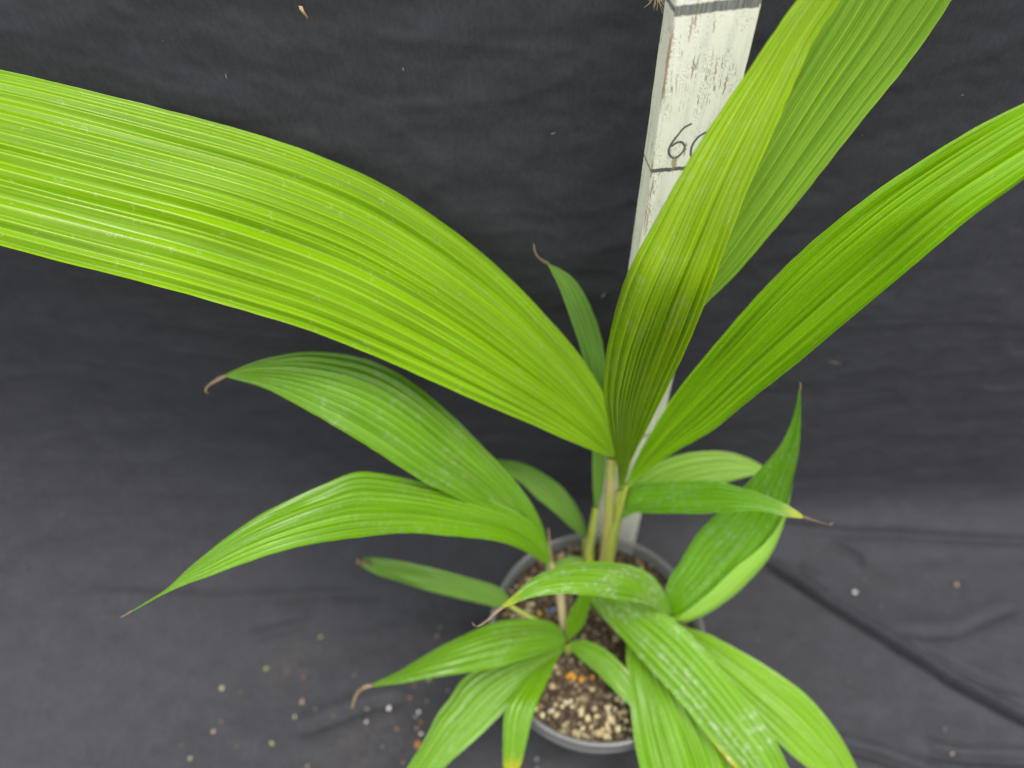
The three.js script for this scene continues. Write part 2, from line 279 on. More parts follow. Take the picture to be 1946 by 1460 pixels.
// blade margins and stalk lines in millimetres, base to tip
const BLADES = {
  big_left: [[87,341.9,-354.8,86,340.2,-352.7],[82.7,376,-379.2,51.3,362.5,-355.1],[62,410.7,-401.8,14.2,388.2,-358],[30.9,446.3,-421.4,-24.9,415.9,-360.1],[-4.7,484.1,-436.9,-64.5,446,-361.4],[-44.3,521.2,-447.3,-103.7,477,-361.6],[-86.6,554.8,-453.6,-142.4,506.1,-360.1],[-131.2,583,-453.8,-180.5,531.9,-355.9],[-175.9,605.7,-451.7,-217.2,554.3,-352.8],[-219.8,623.8,-449.1,-252.9,573.1,-350.8],[-262.2,639,-447.6,-287.9,588.8,-351.3],[-302.8,652,-448,-322.6,601.6,-354.5],[-342.6,662,-450.4,-357.5,611.8,-361.5],[-382.2,668.3,-453.8,-392.9,620,-372.8],[-420.4,670.3,-454.2,-426.4,628.1,-386.2],[-455.5,667.4,-449.9,-457.3,636,-400],[-486.1,660.8,-442.2,-484.8,643.9,-414.5],[-510.2,651.4,-430.9,-508,652.1,-428.5]],
  centre: [[93.9,296.8,-346.7,95.3,296.2,-345.9],[87.1,345.2,-346,98.6,340.5,-345],[76.7,398.3,-342.2,104,388.8,-340.8],[67.1,453.1,-336,108.8,439,-334.2],[63.4,508.8,-326.1,111.9,490.9,-324.3],[63.3,560.6,-314.5,113.1,540.7,-313.3],[67.7,597.7,-311.9,115.7,578.2,-310.6],[78.2,621,-319.3,121.1,604.6,-317.1],[89.3,642.3,-327.3,126.4,628.8,-324.4],[100.8,661,-336.8,133.3,649.9,-332.8],[113.5,677.1,-347.2,141,668.3,-342.8],[126.8,691,-359.1,149.1,684.1,-354.9],[138.8,704.5,-370,157,698.9,-365.7],[150.5,716.9,-379.3,166.7,711.8,-374],[161.3,728.3,-385.7,174.8,724.1,-380.5],[171.1,738.6,-388.3,180.8,735.8,-384.6],[178.9,748.1,-389.5,184.2,746.8,-387.7],[184.6,756.6,-390.9,185.1,756.6,-390.8]],
  back_right: [[98.9,284.3,-355.1,99.9,283.7,-354.3],[102.3,313.5,-370.4,106.3,314.7,-367.4],[107.2,345.6,-386.7,113.6,349.1,-381],[114.9,380.9,-402.5,122.9,386,-394],[123.7,420.6,-415.2,133.8,425.4,-405],[132.6,464.1,-423.4,151,464.1,-409.7],[142.1,507.1,-428.8,171.6,499.8,-411.1],[153.3,546.9,-432.8,189.8,533,-416.2],[164.2,583.9,-435.3,207.5,563.7,-422.4],[174.7,616.7,-439,222.8,593.3,-427.6],[185.7,645,-444.2,236.3,621,-432],[196,670.6,-448.6,248.5,646.5,-434.5],[204.4,694,-451.7,257.1,670.6,-435.7],[214.8,713.2,-452.1,262.5,692.9,-436.6],[226,728.7,-450.7,265.8,712.7,-437.6],[236.7,741.2,-448.4,266.6,730.3,-439.2],[246.4,751.1,-445.4,263.6,746,-441],[254.4,759.5,-442.1,255,759.5,-442.1]],
  right: [[100.3,302.3,-348.7,101.2,301.6,-347.9],[108.1,336.3,-357.4,119,330.6,-348.1],[120.1,372.7,-364.3,138.7,361.8,-345.8],[133.6,410.7,-369.9,159.3,394.3,-341.7],[149.6,448.5,-373.2,176.9,430.4,-339.8],[165.6,486,-375.2,193.7,466.5,-336.6],[181.7,521.8,-375.7,208.9,502,-332.9],[198.2,554.7,-374.5,221.9,536.1,-329.4],[215.3,583.4,-372.8,234.2,566.9,-326.3],[232.7,607.9,-371.7,245.7,594.1,-324.3],[251.3,627.6,-370.9,257.7,616.8,-325],[270.6,643.3,-371.4,272.2,634,-327.3],[289.7,656.1,-372.5,287.4,648,-331.4],[309.6,664.8,-372.7,303.7,658.6,-336.5],[328.9,670.3,-371.3,321.6,665.6,-341.8],[346.9,673.5,-368.8,340.7,669.7,-348.1],[363,673.5,-363.9,359.9,671.2,-353.7],[376.5,672.5,-358.3,377,672.1,-357.8]],
  narrow_back: [[76.2,247.2,-356.9,79.7,247.1,-356.8],[74.9,258.9,-361.6,82.1,259.9,-361.1],[73.8,272.2,-366.8,83.8,274.4,-366],[73.1,286.9,-372.4,84.8,290.6,-371.4],[72.6,302.8,-378.3,85.1,308.1,-377],[72.3,319.6,-384.3,84.6,326.8,-382.7],[72,337.2,-390.4,83.9,346.4,-388.2],[71.8,355.2,-396.3,82.9,365.9,-393.9],[69.4,373.1,-402.1,81.6,384.8,-399.8],[65.1,390.6,-407.3,79.9,402.9,-405.8],[60.7,408.2,-411.7,77.2,420.6,-411.2],[55.8,426.2,-414.4,72.7,438,-415.4],[50.7,443.4,-416.3,67.2,454,-418.9],[46.1,458.1,-418.8,61.2,467.6,-422.6],[42.1,469.8,-422.5,54.6,478,-427],[38.2,479.5,-426.5,47,485.7,-430.7],[34,487.6,-430,38.4,491,-432.5],[30.2,494.8,-432.7,30.6,495.3,-433.3]],
  left_upper: [[26.6,236.6,-311.9,25,236,-311.2],[27.6,252.5,-321.8,15,254.1,-313.5],[22.1,270,-332.2,2.7,273.7,-314.6],[12.7,288.4,-342.5,-11.6,293.9,-314.7],[-0.1,307.3,-352.2,-26.6,314.3,-315.1],[-15,326.4,-361.4,-42,334.6,-315.8],[-31.5,346.1,-369.7,-58.4,353.5,-315.8],[-47.7,367.7,-377,-74.8,371.6,-316.1],[-64.6,389.3,-382.8,-90,389.4,-318.4],[-82.5,407.8,-388.5,-104.9,404.8,-322.1],[-101.6,422.8,-393.2,-120,417.6,-326.6],[-122,433.6,-395.7,-135.3,427,-332.6],[-142.9,439.7,-396.2,-151.1,432.5,-340.6],[-163,443,-395.2,-166.7,435.8,-349.4],[-181.3,444.4,-391.7,-181.6,438.9,-357.3],[-197.6,444.6,-386.9,-196,440.9,-363.7],[-211.5,443.7,-381.3,-209.4,441.9,-368.7],[-223.3,442.5,-375.9,-221.4,442.5,-372.7]],
  left_lower: [[30.8,241.4,-302,29.3,240.9,-301.3],[27.7,262.5,-312.1,15,260.7,-301.7],[16.4,284.3,-320.9,-1.3,282.5,-300.7],[-2.6,304.1,-325.4,-20,303.6,-297],[-25.2,322.2,-327,-40.3,322.1,-290.9],[-49.6,339,-326.7,-61.2,339.1,-284.7],[-74.8,355,-325.4,-82.1,355.5,-278.8],[-100.1,370.4,-323.8,-102.8,369.5,-270.7],[-125.5,382.8,-319.4,-123.1,381.4,-262.4],[-148.7,386.8,-305.9,-143,390.3,-254.8],[-170.8,389.6,-292.4,-162.4,396,-247.7],[-191.4,391.5,-279.4,-181.3,398.4,-240.9],[-209.3,391.2,-265.3,-199.7,397.6,-234.9],[-224.9,389.5,-251.5,-217.5,394.7,-229.5],[-239.1,386,-239,-234.5,391.6,-225.4],[-251.8,381.2,-227.9,-250,387,-221],[-265.2,378.2,-220.3,-263.5,381.6,-216.3],[-276.9,375.7,-213.6,-275.5,377.2,-212.2]],
  small_back_left: [[72.3,179.4,-360.5,70.6,179.1,-360.1],[72.3,188.8,-364,64.7,188.7,-359.7],[69.8,199.6,-367.6,58.2,200,-359.1],[65.5,211.2,-371.2,51.3,212.7,-358.6],[60.1,223,-375,44.2,225.8,-358.5],[53.5,234.3,-379.2,36.8,238,-359.2],[45.7,244.2,-383.6,29,248.3,-360.8],[36.3,252.5,-387.6,21,257.3,-363.2],[26,259.8,-391.2,13.3,265.6,-366.7],[15.3,266.7,-394.2,5.9,273.2,-370.7],[4,272.4,-396,-2.6,278.9,-374],[-7.6,276.4,-396.4,-11.8,282.5,-376.6],[-18.9,278.3,-395.8,-21.1,284,-378.4],[-29.6,278.7,-394.9,-30.3,283.6,-379.9],[-39.3,277.6,-393.5,-38.9,281.7,-381],[-47.6,275,-390.7,-46.8,278.8,-381.4],[-54.4,272,-387.5,-53.8,275.8,-381.5],[-60.3,269.4,-384.4,-59.9,273.4,-381.4]],
  right_low: [[102.4,266.8,-349.4,102.2,263.7,-345.5],[102.5,276.2,-352.8,107.2,268.2,-339.5],[105.4,286.1,-355.7,113.6,275.2,-334.8],[113.4,293.9,-354.8,120.7,283.2,-329.8],[122.6,300.5,-351.5,128.2,291.5,-324.6],[132.4,307.2,-347.5,136.1,300,-319.4],[142.4,314.6,-343.5,144.3,308.5,-314.2],[152.6,322,-339.1,152.7,317,-309.2],[162.5,329.5,-334.1,161,325.6,-304.4],[172.2,336.8,-328.6,169.2,333.9,-300.2],[181.4,342,-322.2,177.4,340.9,-297.1],[190.2,345.3,-315.8,185.9,345.8,-294.7],[198.8,347.9,-310.3,194.3,348.8,-292.5],[206.7,349.4,-305.1,202.4,350.3,-290.3],[214.2,350,-300.4,210,350.2,-288.1],[220.7,349.6,-296,217.2,349.1,-286.3],[226.2,348.8,-291.6,223.9,348.7,-285.6],[231,348.1,-287.7,229.7,348.6,-285.1]],
  pale_right: [[102.7,217.3,-359.7,103.7,216.6,-358.8],[103.8,224.6,-364.7,109.1,223.1,-358.7],[105.6,233,-370.3,115.1,230.5,-358.2],[108.8,242,-376.2,121.9,238.4,-357.3],[114.7,250.8,-381.6,129.6,246.1,-355.8],[122.8,259,-386.5,138,253.1,-354.7],[132.8,266.1,-390.5,146.9,259.5,-354.3],[144.6,271.6,-392.9,155.9,265.6,-355],[157,276.1,-394.5,165.3,270.9,-356.3],[169.9,279.5,-395.4,175.3,274.6,-357.7],[182.9,281.5,-395.5,185.7,276.7,-359.3],[195.7,282.4,-394.7,196,277.9,-361.4],[207.8,282.2,-392.6,206.1,278.7,-363.8],[218.8,281.1,-389.2,215.9,279,-366.3],[228.5,279.3,-385.2,225.2,278.7,-368.7],[236.8,276.9,-380.6,233.9,277.2,-369.9],[243.5,274.3,-375.8,241.8,275,-369.9],[249.3,271.9,-371.5,248.6,273,-369.7]],
  right_up: [[140.3,201.6,-268.6,143.1,198.2,-264.3],[138.4,213.1,-274.8,152.6,198.5,-260.8],[136.9,226.1,-281.6,164.5,203.2,-262.2],[139.7,239.8,-288.5,177,210,-265.5],[146.6,252.8,-295,189.4,218.6,-270.8],[153.4,266,-302.6,201.9,228.3,-277.3],[161.4,279.3,-310.1,213.7,239.9,-284.9],[171.7,291.7,-316.3,224.7,253,-293.2],[182.4,304.1,-322.1,232.4,268.7,-302.8],[191.8,318.9,-326.9,236.2,288.2,-311.7],[200.1,335.3,-330.4,236.2,310.5,-319.2],[207.4,351.8,-333.4,235.2,333,-325.6],[213.9,367.6,-335.9,234.5,354.9,-330.5],[218.6,383,-338.7,232.5,375.6,-334.7],[221.3,397.1,-342.4,229.9,393,-339.4],[222.2,409.8,-346.4,227.4,407.3,-344.3],[222.4,420.9,-350.1,225.2,419.5,-348.9],[221.9,430.7,-353.3,223.1,430.1,-352.6]],
  arched: [[141.7,206.8,-267,140.7,205.2,-265.2],[138.4,217.5,-270.6,132.3,219.5,-262.6],[134.4,229.5,-274.6,122.9,236.1,-259.4],[128.2,242.5,-278.2,112.9,254,-255.8],[119.6,256.2,-280.8,101.9,270.7,-251.3],[108.5,270.5,-281.4,90.8,285.9,-246.9],[95.5,284.3,-279.2,79.8,299.8,-242.8],[82,296.5,-276,69,312,-239.4],[68.7,306.5,-272.8,58.6,321.6,-236.9],[55.7,314.7,-269.1,48.5,328.8,-235.2],[43.3,321.2,-264.5,38.8,334.5,-233.6],[31.7,326.6,-259.5,29.5,339,-231.9],[21,330.7,-254.3,20.8,341.9,-230.2],[11.7,333.2,-248.4,12.7,342.7,-228.4],[4.2,334.1,-242,5.4,341.6,-226.9],[-2,334.1,-235.9,-1.2,339.4,-225.9],[-7.8,334.3,-230.8,-7.1,337.1,-225],[-13,334.8,-226.6,-12.2,335.2,-223.9]],
  dusty: [[53.2,176.5,-317,54.9,177.1,-317.8],[61.5,178,-302.8,70.3,188.2,-311.2],[71.8,180.6,-287.4,86.9,199.9,-301.8],[82.8,183.3,-270.8,103.3,209.3,-288.6],[95.1,185.3,-253.9,119.9,215.5,-274.4],[107.9,186.2,-236.6,136.8,218.9,-259.6],[121.1,186.1,-219.2,152.5,218.6,-243.4],[135,184.5,-202.4,167,214.4,-226.2],[148.4,181.1,-185.5,181,207.6,-209],[160.8,176.9,-168.5,194.2,201.5,-191.4],[173.8,172.7,-152.5,206.4,196.1,-173.9],[186.4,166.9,-137.4,217.6,189.1,-157],[197.7,159,-122.8,225.8,179.7,-140.1],[210.1,150.5,-110.1,234.4,169.1,-124.7],[223,141.7,-99.3,242.6,156.7,-110.7],[235.8,132.3,-89.9,250.1,142.5,-97.9],[248.1,123.6,-82.1,255.8,128.6,-86.1],[259.3,116.4,-75.6,260.2,116.4,-75.6]],
  right_front: [[141,173.8,-273.9,138.9,171.9,-271.6],[152.3,175.5,-267.6,145.1,171.8,-261.4],[165.3,178.4,-261.3,152.7,172.3,-250.1],[179.6,181.5,-254.2,161.5,173,-238.2],[194.2,182.4,-245.1,171.1,173.1,-225.7],[209.5,181.7,-235.3,181.5,172,-212.8],[225.5,179.7,-225.1,192.6,169.8,-199.9],[241.5,176.5,-214.1,204.2,167.1,-186.8],[257,172.2,-202.3,216.1,164.5,-174],[270.4,165.9,-188.8,228.3,161.5,-161.5],[282,158.1,-174.6,240.8,157.5,-149.9],[292,149.3,-160.1,254,153.1,-139.5],[299.5,139.5,-145.5,263.9,145.7,-127.6],[304.8,129.3,-131.2,273.9,136.6,-116.6],[308.8,118.9,-117.9,284.5,125.7,-106.9],[311.3,108.9,-105.6,295.1,113.9,-98.4],[313.1,99.7,-94.5,304.8,102.9,-90.7],[314.7,91.7,-84.8,313.2,93.5,-83.8]],
  front_right: [[116.7,169.8,-268.9,120.3,169.7,-268.9],[108.9,170.6,-261.7,126.7,171,-260.4],[102.5,170.8,-252.2,133.5,172.6,-250.6],[100.4,169.9,-240.5,139.9,173.8,-239.1],[99.8,168.5,-227.9,145.9,173.9,-226.6],[99.6,166.6,-214.7,152.6,172.8,-213.9],[99.7,164.2,-201.2,159.9,170.8,-201.1],[99.9,161.3,-187.5,167.2,168.1,-188],[100.4,158,-173.9,174.2,165.2,-174.7],[101.5,154.3,-160.6,180.3,161.5,-161.2],[103.9,149.5,-148,184.4,155.8,-147.8],[107.1,143.5,-136.2,185,147.9,-134.5],[111,136.7,-125.3,182,139.1,-122.3],[116.2,129.5,-115.7,173.8,131,-112.7],[122.6,121.9,-107.4,164.7,122.8,-105.1],[129.2,114.2,-100.3,156.2,114.6,-98.5],[135.3,107.1,-94,148.4,107,-92.8],[140.6,101.1,-88.4,141.6,100.4,-87.6]],
  front_left: [[45.4,161.5,-258.7,44.4,160.5,-257.5],[41.9,170.8,-263.6,37.5,166.1,-250.9],[35.7,180.7,-268.1,28.4,174.7,-245.3],[25.6,189.2,-270,18.4,184.4,-239.5],[13.4,195.8,-269.1,7.8,194.2,-233.4],[0.3,201.7,-267.1,-3.1,202.5,-227.4],[-13.3,206.7,-264.4,-14.4,209.1,-222.2],[-26.9,210.3,-260,-26.2,214.5,-218],[-40.2,212.5,-254.3,-38.1,219,-214.6],[-53,213.8,-248.1,-50,222.9,-211.5],[-65.5,214.6,-241.9,-61.7,226,-209],[-77.4,214.9,-235.8,-73.2,227.9,-207.1],[-88.6,214.6,-229.9,-84.3,228,-205.7],[-98.9,213.8,-224.2,-95.1,226,-204.9],[-108.4,212.6,-219,-105.4,222.4,-204.8],[-117.5,211.8,-214.9,-115.1,218.7,-205.1],[-125.7,211.4,-211.6,-123.8,215.3,-205.6],[-132.9,211.1,-208.8,-131.5,212.7,-206]],
  front_down: [[43.3,148.3,-258.3,44.8,147.6,-257.4],[31.8,151.4,-255.5,36.4,149.7,-249.9],[18.8,155,-252.1,27.1,152.1,-241.1],[4.5,158.9,-248.4,17.2,154.7,-231.4],[-10.9,162.7,-244.5,6.3,156.8,-221.4],[-27.1,165.3,-239.7,-4.3,157.2,-210.5],[-43.4,166.3,-233.3,-15.1,156.6,-199.4],[-57.1,164.6,-223.4,-26.7,155.7,-188.7],[-67.2,160.7,-209.9,-38.8,155,-178.2],[-78.5,157.5,-197.3,-51.3,154.1,-168.3],[-86.2,152.5,-183.4,-63.8,152.2,-159.2],[-94.7,147.2,-170.5,-75.2,148.2,-149.9],[-103.7,141.9,-158.9,-86,143.1,-141.2],[-112.3,136.5,-148.1,-96.6,137.4,-133.4],[-120.2,130.8,-138.2,-107.1,131.1,-126.8],[-126.3,124.8,-128.8,-117,124.6,-121.1],[-130.9,119,-120.1,-126,118.5,-116.1],[-134.8,114,-112.4,-133.9,113.4,-111.6]],
  front_narrow: [[41.2,147,-256.7,42.2,146.4,-255.9],[36,149.1,-252.7,39,148.7,-250.8],[30.1,151.6,-248,35.5,151.4,-244.9],[23.9,154.2,-242.6,32.1,154.4,-238.2],[17.1,156.9,-236.9,28.7,157.4,-230.9],[10.1,159.4,-230.7,25.3,160.1,-223.3],[3.5,161.3,-223.8,21.5,162.7,-215.6],[-2.7,162.6,-216.3,17.7,165.1,-207.8],[-8.4,163.2,-208.7,14.1,166.4,-200.1],[-13.5,162.5,-201,10.8,166.1,-192.9],[-16.5,160.3,-193.1,8,163.9,-186.2],[-17.8,157.2,-185.2,5.9,160.7,-179.7],[-18.3,153.7,-177.8,4.1,156.9,-173.7],[-18.5,149.7,-171,2.2,153,-168.1],[-18.8,145.3,-164.8,0.4,148.7,-163.1],[-18.9,141.1,-159.2,-1.3,144.5,-158.6],[-18.6,137.2,-154.3,-3.2,140.8,-154.7],[-14.4,135.9,-152.2,-5.8,137.9,-151.6]],
  small_front_right: [[47.3,155.8,-259.7,47.2,154.5,-258],[52.1,159.3,-260.1,49,155.1,-253.5],[57.9,162.5,-259.5,52.4,156.4,-248.9],[64.3,165.1,-257.7,56.4,158,-244.1],[70.9,167,-254.6,61.1,159.8,-239.1],[77.4,168.4,-250.3,66,161.8,-233.9],[83.8,169.7,-245.2,71,163.9,-228.2],[89.7,170.7,-239.3,75.8,165.7,-222.1],[95.2,170.8,-233,80.6,167,-216.1],[100.3,169.5,-226.9,85.5,167.1,-210.5],[105.2,167,-220.9,90.5,166.3,-205.3],[109.7,163.8,-215.1,95.5,164.7,-200.5],[114,160.3,-209.6,100.4,162.3,-196.1],[117.8,156.6,-204.4,105.3,159,-192.4],[120.9,152.6,-199.4,110.6,155.4,-189.7],[123.1,148.6,-194.7,115.8,152,-187.7],[124.8,145,-190.4,120.6,149,-186],[126.2,141.9,-186.6,124.8,146.6,-184.6]],
  small_upright: [[45.8,158.4,-262.9,46.9,158.1,-262.5],[45.3,162.7,-264.2,49.5,162.1,-262.1],[44.8,167.5,-265.7,52.2,167,-262],[44.6,172.9,-267.4,54.8,172.9,-262.3],[44.8,178.8,-269.2,57.4,179.3,-262.9],[45.5,185.1,-271,59.9,185.9,-263.9],[46.9,191.7,-272.7,62.1,192.7,-265.3],[48.5,198.6,-274.3,63.5,199.7,-267.1],[50.3,205.2,-276,64.5,206.4,-269.3],[52.6,211.1,-277.6,65.4,212.6,-271.8],[55.1,216.5,-279.4,66.4,218.1,-274.4],[57.3,221.4,-281.3,67.7,222.9,-277.1],[59.3,225.9,-283.3,68.5,227.2,-279.9],[61.2,229.7,-285.3,68.9,230.8,-282.8],[62.9,232.9,-287.5,68.9,233.8,-285.7],[64.3,235.8,-289.5,68.4,236.3,-288.4],[65.6,238.3,-291.3,67.8,238.5,-290.8],[66.7,240.5,-292.9,67.2,240.5,-292.9]],
  small_left: [[-7.6,147.9,-305.5,-8.8,149,-298.9],[-10.4,153.3,-309.7,-15.3,152.1,-298.8],[-15,159,-313.6,-22.7,155.4,-298.5],[-22,164,-316.5,-30.8,159.6,-298.7],[-30.6,168.5,-318.4,-39.5,164.4,-299.1],[-40.1,172.8,-319.8,-48.8,169.6,-299.6],[-50.1,177.4,-321,-58.5,175.4,-300],[-60.4,182.2,-322.3,-68.4,181.4,-300.3],[-70.9,186.7,-323.6,-78.5,187.1,-300.9],[-81.6,190.6,-325.1,-88.6,191.8,-302.1],[-92.2,193.8,-326.7,-98.6,195.8,-303.9],[-102.6,196.7,-328.3,-108.4,199.1,-306.1],[-112.6,199.3,-329.7,-117.8,201.7,-308.5],[-122,201.7,-330.8,-126.9,203.3,-311.1],[-130.9,203.8,-331.5,-135.5,204.1,-313.9],[-138.9,205.5,-331.9,-143.1,205.1,-317.2],[-146.2,206.7,-331.9,-149.4,206.4,-320.8],[-152.5,207.4,-331.5,-154.8,207.9,-324.1]],
  small_hidden: [[71,148.4,-338,70.9,146.6,-335.8],[70.7,151.7,-339,68.9,149.2,-334.9],[70.5,155.5,-340.1,66.7,152.2,-333.9],[70,159.9,-341.3,64.2,155.7,-332.7],[68.6,164.4,-342.5,61.6,159.4,-331.5],[65.6,168.3,-342.9,58.7,163.2,-330.4],[61.8,171.3,-342.8,55.8,166.8,-329.4],[57.9,173.3,-342.5,52.8,169.8,-328.5],[53.8,174.4,-342,49.8,172.4,-327.6],[49.8,174.8,-341.2,46.7,174.5,-326.7],[46,174.7,-340,43.8,175.9,-325.9],[42.4,174.5,-338.4,40.9,176.8,-325.3],[39.1,174.3,-336.5,38.2,176.9,-325],[36.2,173.9,-334.5,35.7,176.5,-325],[33.6,173.5,-332.6,33.4,175.8,-325.1],[31.2,173,-330.8,31.3,175.1,-325.2],[29.1,172.6,-329.2,29.4,174.5,-325.2],[27.3,172.3,-327.8,27.7,174.1,-325.2]]
};
const STALKS = {
  tip_narrow_back: [[30.6,495.1,-433,1.6],[24.5,498.8,-434.5,1],[20.9,503.9,-436.1,0.7],[19.8,510.3,-439.1,0.4]],
  tip_left_upper: [[-222.2,442.5,-374.3,1.5],[-229.6,439.8,-372.6,1.7],[-237.5,435.6,-370.5,1],[-241,431.2,-368.3,0.8],[-239,429.1,-367.3,0.3]],
  tip_left_lower: [[-275.6,376.7,-213.2,0.8],[-279.9,374.4,-212,0.5],[-284.7,372.1,-210.7,0.3]],
  tip_right_low: [[229.7,348.5,-286.6,1.5],[238.1,346.5,-284.1,0.8],[245.2,345,-282.3,0.5],[251.9,344.1,-281.1,0.4],[254.1,344.9,-282.1,0.3]],
  tip_right_up: [[222.5,429.6,-352,0.8],[222.2,433.5,-353.6,0.7],[221.3,436.1,-355.2,0.3]],
  tip_arched: [[-12.2,335.9,-224.8,1.6],[-18.7,333.7,-220.5,1.3],[-25.3,331.1,-215.6,0.8],[-32.6,329.7,-212.3,0.4],[-34.9,330.5,-213.3,0.4],[-35.6,333,-214.8,0.2]],
  tip_front_left: [[-131.6,212.6,-207.4,1.6],[-138.2,211.5,-206.1,1.9],[-144.3,207,-203.6,1.4],[-148.2,200.9,-199.3,1.1],[-150.9,193.1,-194.4,0.9]],
  tip_small_left: [[-145.1,204.9,-325.2,4.6],[-151,207.2,-326.5,4.6],[-154.9,209.2,-327.4,3.8],[-158,208.9,-327,2]],
  stem_main: [[89.3,133,-337.8,5.8],[92.5,156.7,-348.2,5.9],[90.6,219.9,-351.7,5.2],[87.3,279.7,-352.6,4.6],[85.9,315.1,-353.4,4.2],[84.7,341.4,-354.1,3.9]],
  stem_right: [[93.6,133,-341.3,4.5],[97,208.5,-348.7,3.2],[98.4,256.1,-348.8,2.8],[99.7,287.9,-348.4,2.4],[100.9,304.6,-348.3,2]],
  stem_centre: [[91.2,130.2,-337.8,4.5],[96.1,172.7,-352.2,4.2],[97,237.9,-353.3,3.6],[95.1,295.6,-348.4,2.5]],
  stem_back: [[76.8,133,-343,5],[76,160.5,-353,4.6],[76.6,207.7,-355.7,3.8],[77.4,251.1,-356.9,2.8]],
  stem_back_small: [[76.2,129.2,-346,3.2],[72.7,149.5,-358.5,3],[71.7,180.1,-361.4,2]],
  stem_pale: [[97.3,133,-344.2,3.2],[102.4,171.5,-358.7,3],[103.2,217,-359.3,2.2]],
  stem_left: [[46.9,133,-272.1,5.2],[43,174.4,-274.7,4.8],[39.7,200.2,-290.7,4.4],[34.6,225.2,-301,3.4],[28.7,240.8,-307.6,2.6]],
  stem_right_plant: [[134.2,133,-268.8,4.5],[137,166.1,-264.5,4.2],[140,185.6,-264.7,3.6],[141.6,203.6,-266.3,2.8]],
  stem_front: [[48.2,133,-260.4,4.5],[47.6,145.2,-259.2,4.2],[46.1,159.2,-259,3.2]],
  stem_small_left: [[44.2,133,-278.7,2.4],[30.7,142,-282.3,2.3],[13.4,144.4,-290.1,2.2],[-8.8,148.8,-301.8,2]],
  stem_dusty: [[83.4,133,-340.4,3.6],[68.9,156.7,-332.4,3.2],[54.9,176.8,-317.4,2.4]],
  dry_stalk: [[34.5,209.9,-310.7,1.5],[31.7,236.2,-314.6,1.1],[30,255,-318.8,0.8],[29,273.8,-322.9,0.4]]
};

// ---------- palm seedlings ----------
// leaf skins: fine parallel veins, tone streaks, and lime residue (rings, specks, dusty patches)
const dn = (u, v, fu, fv, z) => n3(Math.cos(u * 6.2832) * fu / 6.2832 + z, Math.sin(u * 6.2832) * fu / 6.2832, v * fv + 3 * z);
function leafSkin(seed, c, opt = {}) {
  const W = 1024, H = 512, r = rng(seed), z = seed * 3.7, { dust = 0, rings = 40, yellow = 0.3 } = opt;
  const marks = new Float32Array(W * H);
  const put = (x, y, k) => { x = ((x % W) + W) % W | 0; y = ((y % H) + H) % H | 0; marks[y * W + x] = Math.max(marks[y * W + x], k); };
  for (let k = 0; k < rings; k++) { // dried drops leave broken rings
    const x = r() * W, y = r() * H, R = 2 + 4.5 * Math.pow(r(), 1.6), a0 = r() * 6.28, sp = 1.2 + 3 * r();
    for (let a = 0; a < sp; a += 0.05) for (let d = -0.6; d <= 0.6; d += 0.6) put(x + (R + d) * 1.1 * Math.cos(a0 + a), y + (R + d) * 1.3 * Math.sin(a0 + a), 0.15 + 0.3 * r());
  }
  for (let k = 0; k < rings * 5; k++) { const x = r() * W, y = r() * H, n = 1 + r() * 3; for (let i = 0; i < n; i++) put(x + i, y + (r() < 0.3 ? 1 : 0), 0.3 + 0.5 * r()); }
  return image(W, H, (u, v) => {
    const vein = 0.5 * n2(v * 190 + z, u * 1.2) + 0.5 * n2(v * 420 + z, u * 2.0), band = n2(v * 34 + z, Math.sin(u * 6.283) * 0.5), slow = tn(u, v, 3, 4, z);
    let k = 1 + 0.18 * vein + 0.17 * band + 0.10 * slow + 0.05 * tn(u, v, 60, 120, z);
    let q = [c[0] * k, c[1] * k, c[2] * k];
    const y = yellow * smooth(0.35, 0.9, n2(v * 55 + z * 2, u * 0.8)); q = [q[0] * (1 + 0.55 * y), q[1] * (1 + 0.16 * y), q[2]];
    let m = marks[Math.min(H - 1, v * H | 0) * W + Math.min(W - 1, u * W | 0)] * 0.8;
    if (dust) { const p = dn(u, v, 36, 5.5, z + 1) + 0.6 * dn(u, v, 90, 14, z + 2) + 0.4 * dn(u, v, 220, 34, z + 4), area = smooth(-0.55, 0.3, dn(u, v, 7, 1.6, z + 3)); m = Math.max(m, dust * area * smooth(0.0, 0.85, p) * (0.75 + 0.4 * dn(u, v, 300, 90, z))); m = Math.max(m, 0.10 * dust * area); }
    return q.map((x, i) => lerp(x, [0.50, 0.60, 0.42][i], clamp(m)));
  });
}
const veinBump = image(256, 1024, (u, v) => 0.5 + 0.3 * n2(v * 150, u * 2) + 0.25 * n2(v * 330 + 9, u * 3) + 0.12 * tn(u, v, 90, 90, 8), false);
const glossMap = image(512, 512, (u, v) => 0.72 + 0.22 * tn(u, v, 20, 30, 2) + 0.2 * n2(v * 60, u * 2.2), false);
function leafMat(seed, c, opt = {}) {
  return new THREE.MeshPhysicalMaterial({ map: leafSkin(seed, c, opt), bumpMap: veinBump, bumpScale: opt.bump ?? 0.00018, vertexColors: true, roughness: 1.0, clearcoat: opt.coat ?? 0.75, clearcoatRoughness: opt.gloss ?? 0.22, transmission: opt.through ?? 0.34, thickness: 0, side: THREE.DoubleSide, specularIntensity: 0.12 });
}
